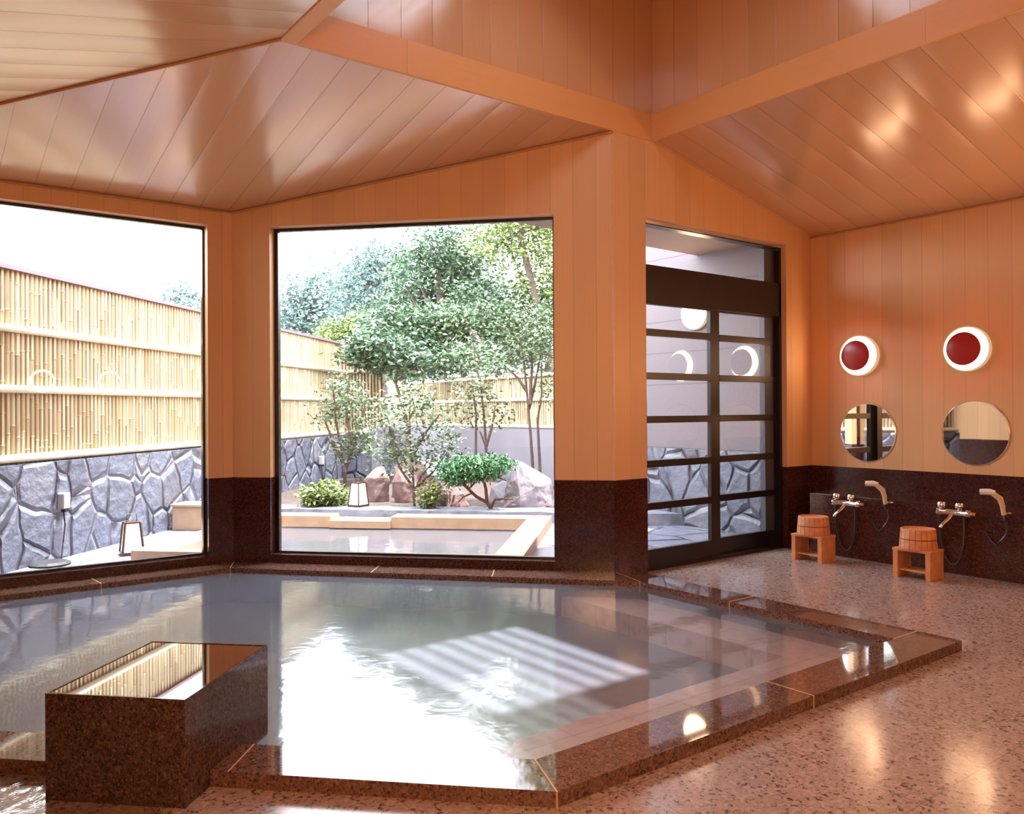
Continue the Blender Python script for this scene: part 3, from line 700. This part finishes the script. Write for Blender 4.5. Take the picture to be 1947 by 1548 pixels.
# outlets on the stone wall and ground fitting
def outlet(loc, label, cord):
    r = thing('wall_outlet', loc, label, 'outlet', 'covered outlets on the stone wall', rz=math.radians(45))
    MB().box(-.04, .04, -.065, 0, -.065, .065).build('cover', M['plastic'], r, bevel=.01)
    MB().box(-.018, .018, -.06, -.02, -.09, -.06).build('plug', M['black'], r)
    MB().tube(cord, .006, 6).build('cord', M['black'], r)
    return r
outlet((1.09, 7.59, .475), 'pale covered outlet box low on the stone wall with a black cord hanging', [(0, -.03, -.08), (-.01, -.05, -.2), (-.06, -.07, -.33), (-.12, -.10, -.45), (-.14, -.14, -.468)])
outlet((5.13, 11.62, .45), 'distant covered outlet box on the stone wall left of the small tree', [(0, -.03, -.08), (.0, -.04, -.2), (.0, -.05, -.34)])
gf = MB(); gf.lathe([(.0, 0), (.14, 0), (.15, .015), (.12, .03), (0, .032)], seg=12)
gf = gf.build('ground_plate', plain('dark_plate', (.03, .03, .035), .35)); gf.location = (.98, 7.32, 0)
tag(gf, 'flat dark round plate on the paving at the foot of the outlet cord', 'plate')

# ------------------------------------------------------------------ rocks
def rock(name, label, base, pts, mat, seed=0, group=None):
    """pts: (right, depth, height) metres relative to base; right = image right (1,-1), depth = (1,1)"""
    b = bmesh.new(); rnd = random.Random(seed)
    for s, d, z in pts:
        v = D2*s + D1*d; b.verts.new((v.x, v.y, z))
    r = bmesh.ops.convex_hull(b, input=b.verts)
    bmesh.ops.delete(b, geom=[v for v in b.verts if not v.link_faces], context='VERTS')
    me = bpy.data.meshes.new(name); b.to_mesh(me); b.free(); me.materials.append(mat)
    o = bpy.data.objects.new(name, me); COL.objects.link(o); o.location = base
    md = o.modifiers.new('bevel', 'BEVEL'); md.width = .015; md.segments = 2
    sd = o.modifiers.new('sub', 'SUBSURF'); sd.subdivision_type = 'SIMPLE'; sd.levels = 3; sd.render_levels = 3
    tx = bpy.data.textures.new(name, 'CLOUDS'); tx.noise_scale = .12
    dm = o.modifiers.new('disp', 'DISPLACE'); dm.texture = tx; dm.strength = .03
    return tag(o, label, 'rock', group)
rock('garden_rock', 'large pale angular boulder with slanting top at the right of the garden', (5.65, 7.22, .09),
     [(-.27, -.02, 0), (-.26, .02, .18), (-.20, .12, .53), (-.13, .02, .55), (-.06, .22, .5), (.0, -.06, .32), (.27, .1, .32), (.29, .3, 0), (.28, -.05, .0), (.26, 0, .28), (-.05, -.16, 0), (-.06, -.14, .15), (-.1, .35, 0), (.12, -.14, .27), (.13, -.16, 0)], M['rockw'], 1)
rock('garden_rock', 'tall reddish-brown upright rock behind the lantern, left of its pair', (4.70, 8.85, .09),
     [(-.26, 0, 0), (-.22, 0, .28), (-.08, .04, .42), (.02, .02, .44), (.10, 0, .30), (.10, 0, 0), (-.05, -.12, 0), (-.04, -.09, .3), (-.1, .25, 0), (-.05, .2, .4)], M['rockr'], 2)
rock('garden_rock', 'rounded reddish rock leaning against the tall rock, right of its pair', (4.86, 8.62, .09),
     [(-.10, 0, 0), (-.14, 0, .25), (-.05, .02, .42), (.08, .02, .36), (.20, 0, .18), (.22, 0, 0), (.05, -.12, 0), (.03, -.1, .26), (.1, .25, 0), (.05, .2, .34)], M['rockr'], 3)
rock('garden_rock', 'broad brown rock standing behind the pair of upright rocks', (5.15, 9.05, .09),
     [(-.2, 0, 0), (-.15, 0, .4), (.05, .0, .52), (.25, 0, .44), (.36, 0, .1), (.36, 0, 0), (0, -.1, 0), (.1, .3, 0), (.1, .25, .4)], M['rockr'], 4)
rock('garden_rock', 'low squat reddish rock under the left end of the trained pine', (5.05, 7.86, .09),
     [(-.29, 0, 0), (-.24, -.02, .10), (-.14, 0, .23), (.05, .02, .24), (.16, 0, .16), (.22, 0, 0), (0, -.16, 0), (-.05, -.12, .15), (0, .25, 0), (0, .2, .2)], M['rockr'], 5)
rock('garden_rock', 'small grey rock seen beneath the branches of the trained pine', (5.75, 7.8, .09),
     [(-.2, 0, 0), (-.15, 0, .2), (.0, 0, .27), (.15, 0, .24), (.22, 0, 0), (0, -.1, 0), (0, .2, 0), (0, .15, .2)], M['rockw'], 6)

# ------------------------------------------------------------------ plants
def leaves(pts, size, flat=.5):
    """numpy mesh of folded leaves, pts (n,3)"""
    n = len(pts); L = size*rng.uniform(.7, 1.25, n)
    d = rng.normal(size=(n, 3)); d[:, 2] = d[:, 2]*flat-.1; d /= np.linalg.norm(d, axis=1)[:, None]
    u = np.cross(d, rng.normal(size=(n, 3))*np.array([.5, .5, 1])+np.array([0, 0, .8])); u /= np.linalg.norm(u, axis=1)[:, None]
    nn = np.cross(d, u)
    a = pts; b = pts+d*(L*.5)[:, None]+u*(L*.24)[:, None]+nn*(L*.05)[:, None]; c_ = pts+d*L[:, None]; e = pts+d*(L*.5)[:, None]-u*(L*.24)[:, None]+nn*(L*.05)[:, None]
    V = np.stack([a, b, c_, e], 1).reshape(-1, 3)
    return V
def leafobj(name, V, mat, parent):
    n = len(V)//4; me = bpy.data.meshes.new(name)
    me.vertices.add(len(V)); me.vertices.foreach_set('co', V.ravel()); me.loops.add(n*4); me.loops.foreach_set('vertex_index', np.arange(n*4))
    me.polygons.add(n); me.polygons.foreach_set('loop_start', np.arange(n)*4); me.polygons.foreach_set('loop_total', np.full(n, 4)); me.update(); me.validate()
    me.materials.append(mat); o = bpy.data.objects.new(name, me); COL.objects.link(o); o.parent = parent; return o
def clusters(blobs, nl, nc, spread):
    """blobs: (cx,cy,cz,rx,ry,rz) ; nc clusters per unit weight"""
    P = []
    wts = np.array([b[3]*b[4]*b[5] for b in blobs])**.66; wts /= wts.sum()
    for b, w_ in zip(blobs, wts):
        k = max(2, int(nc*w_)); v = rng.normal(size=(k, 3)); v /= np.linalg.norm(v, axis=1)[:, None]; v *= (rng.uniform(.25, 1, k)**.45)[:, None]
        cc = np.array(b[:3])+v*np.array(b[3:6]); m_ = max(1, int(nl*w_/k))
        P.append((cc[:, None, :]+rng.normal(size=(k, m_, 3))*spread*np.array([1, 1, .7])).reshape(-1, 3))
    return np.concatenate(P)
def tree(name, label, base, blobs, nl, nc, spread, lsize, mat, trunk, cat='tree', group=None, branches=7, tr=.05):
    r = thing(name, base, label, cat, group); B = Vector(base)
    P = clusters(blobs, nl, nc, spread)
    leafobj('foliage', leaves(P, lsize), M[mat], r)
    m = MB()
    if trunk:
        tp_ = [Vector(p) for p in trunk]; k = len(tp_); m.tube(tp_, [tr*(1-.55*i/(k-1)) for i in range(k)], 8)
        for i in range(branches):
            b = blobs[i % len(blobs)]; st_ = tp_[random.randint(max(1, k//2), k-1)]
            e = Vector(b[:3])+Vector([random.uniform(-.7, .7)*b[3+j] for j in range(3)]); mid = (st_+e)/2+Vector((random.uniform(-.1, .1), random.uniform(-.1, .1), random.uniform(0, .1)))
            m.tube([st_, mid, e], [tr*.4, tr*.25, tr*.08], 6)
        m.build('trunk', M['bark'], r, smooth=True)
    return r
# big trees beyond the fences: base, crown blobs in world offsets
def big(px_ang, dist, *_): pass
F2 = Vector((math.cos(YAW), math.sin(YAW))); R2 = Vector((math.sin(YAW), -math.cos(YAW)))
def at(right, deep):     # metres right of and ahead of the camera axis, as plain ground coordinates
    p = F2*deep+R2*right; return p
def btree(label, right, deep, blobs, nl, lsize, mat, sp=.16, nc=None, tr=.12, branches=8, name='garden_tree'):
    p = at(right, deep); B = (p.x, p.y, 0.1); bl_ = []
    for (r_, d_, z, rr, rz_) in blobs:
        o = R2*r_+F2*d_; bl_.append((o.x, o.y, z-.1, rr, rr, rz_))
    top = max(b[2] for b in bl_); mx = bl_[0]
    tk = [(0, 0, 0), (.1, .05, top*.3), (mx[0]*.5, mx[1]*.5, top*.6), (mx[0]*.8, mx[1]*.8, mx[2])]
    return tree(name, label, B, bl_, nl, nc or max(30, nl//14), sp, lsize, mat, tk, group='trees beyond the fences', tr=tr, branches=branches)
# camera axis: metres per pixel = deep/1559 ; right=(px-973.5)*deep/1559 ; z=1.2+(779-py)*deep/1559
def bpx(px, py, deep, rpx, rpy, right0, deep0, dd=0.):
    return ((px-973.5)*deep/1559-right0, dd, 1.2+(779-py)*deep/1559, rpx*deep/1559, rpy*deep/1559)
def crown(label, px0, deep, blobs, nl, lsize, mat, **kw):
    r0_ = (px0-973.5)*deep/1559
    return btree(label, r0_, deep, [bpx(a, b, deep, c_, d_, r0_, deep, e) for a, b, c_, d_, e in blobs], nl, lsize, mat, **kw)
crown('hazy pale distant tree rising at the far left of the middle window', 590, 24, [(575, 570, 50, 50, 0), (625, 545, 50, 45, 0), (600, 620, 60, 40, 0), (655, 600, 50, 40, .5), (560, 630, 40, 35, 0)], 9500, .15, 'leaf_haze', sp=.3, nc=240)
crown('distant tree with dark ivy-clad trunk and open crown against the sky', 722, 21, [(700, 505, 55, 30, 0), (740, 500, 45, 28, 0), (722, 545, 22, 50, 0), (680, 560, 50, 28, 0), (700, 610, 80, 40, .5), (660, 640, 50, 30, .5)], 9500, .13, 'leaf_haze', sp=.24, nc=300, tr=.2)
crown('dense dark-leaved tree with tall rounded crown in the middle of the view', 840, 17, [(835, 470, 55, 45, 0), (800, 520, 60, 45, 0), (870, 540, 60, 45, .6), (830, 590, 80, 50, .8), (770, 580, 55, 50, .6), (900, 500, 50, 50, .8)], 15000, .11, 'leaf_dark', sp=.17, nc=900)
crown('tall yellow-green tree at the top right of the middle window', 1040, 15, [(940, 455, 55, 40, 0), (1000, 450, 60, 50, 0), (1060, 470, 50, 60, 0), (1005, 385, 55, 50, .4), (1070, 330, 80, 80, .4), (1050, 240, 70, 80, .4), (1120, 150, 80, 90, 0), (1020, 530, 60, 40, .4)], 15000, .10, 'leaf_light', sp=.16, nc=800, tr=.09)
crown('dark bushy tree filling the gap under the yellow-green tree', 960, 15.5, [(930, 570, 70, 50, .5), (1010, 590, 70, 50, .5), (960, 640, 90, 40, .8), (1080, 600, 60, 70, .4)], 9000, .11, 'leaf_dark', sp=.18, nc=500)
crown('broad mid-green tree hanging over the far corner of the fence', 770, 14.8, [(745, 630, 50, 40, -.6), (800, 640, 60, 45, -.4), (765, 680, 50, 34, -2.2), (830, 620, 50, 40, 0), (735, 690, 30, 25, -2.4), (800, 700, 50, 22, -1.5), (850, 690, 40, 22, -.8)], 14500, .095, 'leaf_dark', sp=.12, nc=620, tr=.045)
crown('bright glossy-leaved tree leaning over the low fence', 900, 14.3, [(870, 615, 50, 35, 0), (930, 640, 60, 40, 0), (870, 670, 50, 35, 0), (960, 600, 40, 30, 0), (1000, 650, 45, 40, 0), (1040, 610, 35, 40, 0), (915, 685, 50, 20, -1.2)], 10500, .09, 'leaf_mid', sp=.11, nc=640)
crown('low yellow-green shrub showing above the tall bamboo fence', 665, 17, [(640, 635, 35, 22, 0), (690, 625, 35, 30, 0), (665, 650, 30, 15, 0)], 3600, .10, 'leaf_light', sp=.13, nc=200, tr=.05)
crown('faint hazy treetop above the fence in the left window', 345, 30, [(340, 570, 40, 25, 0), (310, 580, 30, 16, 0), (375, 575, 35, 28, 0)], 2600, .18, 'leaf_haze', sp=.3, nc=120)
# garden trees in front of the fences
def gtree(label, px0, deep, blobs, nl, nc, lsize, mat, trunks, tr=.02, sp=.07, zb=.1):
    r0_ = (px0-973.5)*deep/1559; p = at(r0_, deep); root = thing('slender_tree', (p.x, p.y, zb), label, 'tree', 'slim trees in the garden bed')
    bl_ = []
    for a, b, c_, d_ in blobs:
        r_, _, z, rr, rz_ = bpx(a, b, deep, c_, d_, r0_, deep); o = R2*r_; bl_.append((o.x, o.y, z-zb, rr, rr, rz_))
    leafobj('foliage', leaves(clusters(bl_, nl, nc, sp), lsize), M[mat], root)
    m = MB()
    for tk in trunks:
        pts = []
        for a, b in tk:
            r_ = (a-973.5)*deep/1559-r0_; z = 1.2+(779-b)*deep/1559-zb; o = R2*r_+F2*random.uniform(-.05, .05); pts.append((o.x, o.y, max(z, -.02)))
        k = len(pts); w0 = tk[0][2] if len(tk[0]) > 2 else 1
        m.tube(pts, [tr*(1-.6*i/(k-1)) for i in range(k)], 7)
    m.build('trunk', M['bark'], root, smooth=True)
    return root
gtree('young tree with sparse pale leaves left of the rocks, before the fence corner', 655, 10.9, [(655, 750, 45, 40), (625, 780, 28, 35), (690, 790, 40, 50), (640, 730, 30, 22), (660, 850, 45, 22), (680, 840, 35, 25)], 2100, 180, .06, 'leaf_mid',
      [[(655, 925), (656, 895), (650, 870), (640, 800), (635, 740)], [(656, 890), (672, 850), (690, 790), (700, 740)], [(652, 880), (635, 845), (620, 800)], [(672, 850), (660, 790), (662, 730)]], tr=.028)
gtree('young broad-leaved tree with branching trunk rising among the upright rocks', 788, 9.2, [(780, 760, 60, 35), (740, 790, 35, 35), (800, 800, 50, 45), (840, 830, 35, 30), (770, 850, 50, 30), (800, 880, 50, 25), (850, 860, 25, 25), (740, 850, 35, 25)], 2000, 200, .062, 'leaf_mid',
      [[(787, 966), (786, 930), (783, 880), (778, 820), (780, 750)], [(784, 900), (755, 850), (735, 790)], [(783, 870), (810, 820), (835, 790)], [(787, 930), (820, 900), (850, 860)], [(786, 930), (760, 890), (748, 860)], [(787, 940), (800, 905), (822, 880)]], tr=.018, sp=.08)
gtree('thin twin-stemmed tree rising behind the trained pine', 920, 9.9, [(920, 760, 40, 35), (890, 740, 40, 30), (945, 790, 35, 25), (915, 700, 40, 30), (880, 790, 35, 22)], 900, 110, .06, 'leaf_mid',
      [[(925, 900), (924, 860), (921, 800), (915, 740), (905, 690), (900, 650)], [(904, 900), (904, 850), (905, 790), (898, 730)], [(924, 850), (936, 810), (942, 770)], [(923, 845), (912, 820)]], tr=.02, zb=.1)
gtree('tall slim tree with leafy head behind the large pale boulder', 1012, 9.6, [(1000, 660, 45, 35), (1040, 690, 30, 40), (960, 690, 40, 30), (1020, 620, 40, 35), (990, 590, 30, 30), (1045, 760, 20, 30)], 2000, 180, .055, 'leaf_mid',
      [[(1014, 950), (1012, 880), (1008, 820), (1004, 770), (998, 700), (990, 640)], [(1005, 780), (1018, 730), (1030, 670)], [(1026, 950), (1026, 890), (1024, 840), (1022, 800), (1030, 750), (1030, 690)], [(1002, 745), (985, 720), (965, 700)], [(1008, 770), (1012, 700), (1012, 640)]], tr=.022)
def shrub(label, px, py, deep, rx, ry, nl, lsize, mat, name='garden_shrub'):
    r_ = (px-973.5)*deep/1559; p = at(r_, deep); zc = 1.2+(779-py)*deep/1559; a = rx*deep/1559; b = ry*deep/1559
    root = thing(name, (p.x, p.y, .1), label, 'shrub')
    leafobj('foliage', leaves(clusters([(0, 0, zc-.1, a, a*.8, b), (0, 0, (zc-.1)*.5, a*.8, a*.7, b*.9)], nl, max(30, nl//10), .04), lsize), M[mat], root)
    m = MB()
    for k in range(6): aa = k*1.05; m.tube([(0, 0, -.02), (math.cos(aa)*a*.3, math.sin(aa)*a*.3, (zc-.1)*.6), (math.cos(aa)*a*.7, math.sin(aa)*a*.6, zc-.1)], [.012, .008, .003], 5)
    m.build('stems', M['bark'], root); return root
shrub('low spreading yellow-green azalea by the far end of the kerb', 618, 938, 9.35, 50, 24, 1900, .06, 'leaf_light')
shrub('small rounded green shrub between the upright rocks and the low rock', 815, 936, 9.0, 24, 22, 900, .045, 'leaf_light')
# trained pine
pp = at((925-973.5)*8.95/1559, 8.95); pn = thing('trained_pine', (pp.x, pp.y, .1), 'flat-topped trained pine with twisted reddish branches before the boulder', 'tree')
def pq(px, py, dd=0): o = R2*((px-925)*8.95/1559)+F2*dd; return (o.x, o.y, 1.2+(779-py)*8.95/1559-.1)
kx = 8.95/1559
bl_ = [(*pq(865, 895), 30*kx, 30*kx*1.3, 17*kx), (*pq(895, 888), 35*kx, 30*kx*1.3, 19*kx), (*pq(935, 885), 38*kx, 30*kx*1.3, 16*kx), (*pq(870, 908), 28*kx, 28*kx, 12*kx), (*pq(920, 900), 45*kx, 30*kx, 10*kx)]
leafobj('needles', leaves(clusters(bl_, 7000, 420, .035), .045, flat=1.2), M['needle'], pn)
m = MB()
for tk, r_ in (([(932, 966), (925, 955), (905, 945), (885, 925), (870, 912)], .022), ([(932, 966), (940, 950), (960, 948), (975, 950)], .018), ([(925, 955), (923, 930), (918, 910), (922, 895)], .02), ([(918, 915), (940, 905), (962, 915)], .014), ([(890, 930), (905, 915), (915, 900)], .012), ([(895, 938), (880, 945), (870, 955)], .010)):
    m.tube([pq(a, b, random.uniform(-.03, .03)) for a, b in tk], [r_*(1-.4*i/(len(tk)-1)) for i in range(len(tk))], 7)
m.build('trunk', plain('reddish_bark', (.10, .045, .03), .8, var=.3, scale=30), pn, smooth=True)
# outdoor lamp on the side wall
ol = dup(lp, (6.499, 5.50, 2.165), 'bright round wall lamp outdoors on the siding, seen through the sliding door'); 
for k in kids(ol):
    if k.name.startswith(('red_disc', 'stem')): bpy.data.objects.remove(k)
ol['group'] = ''; del ol['group']
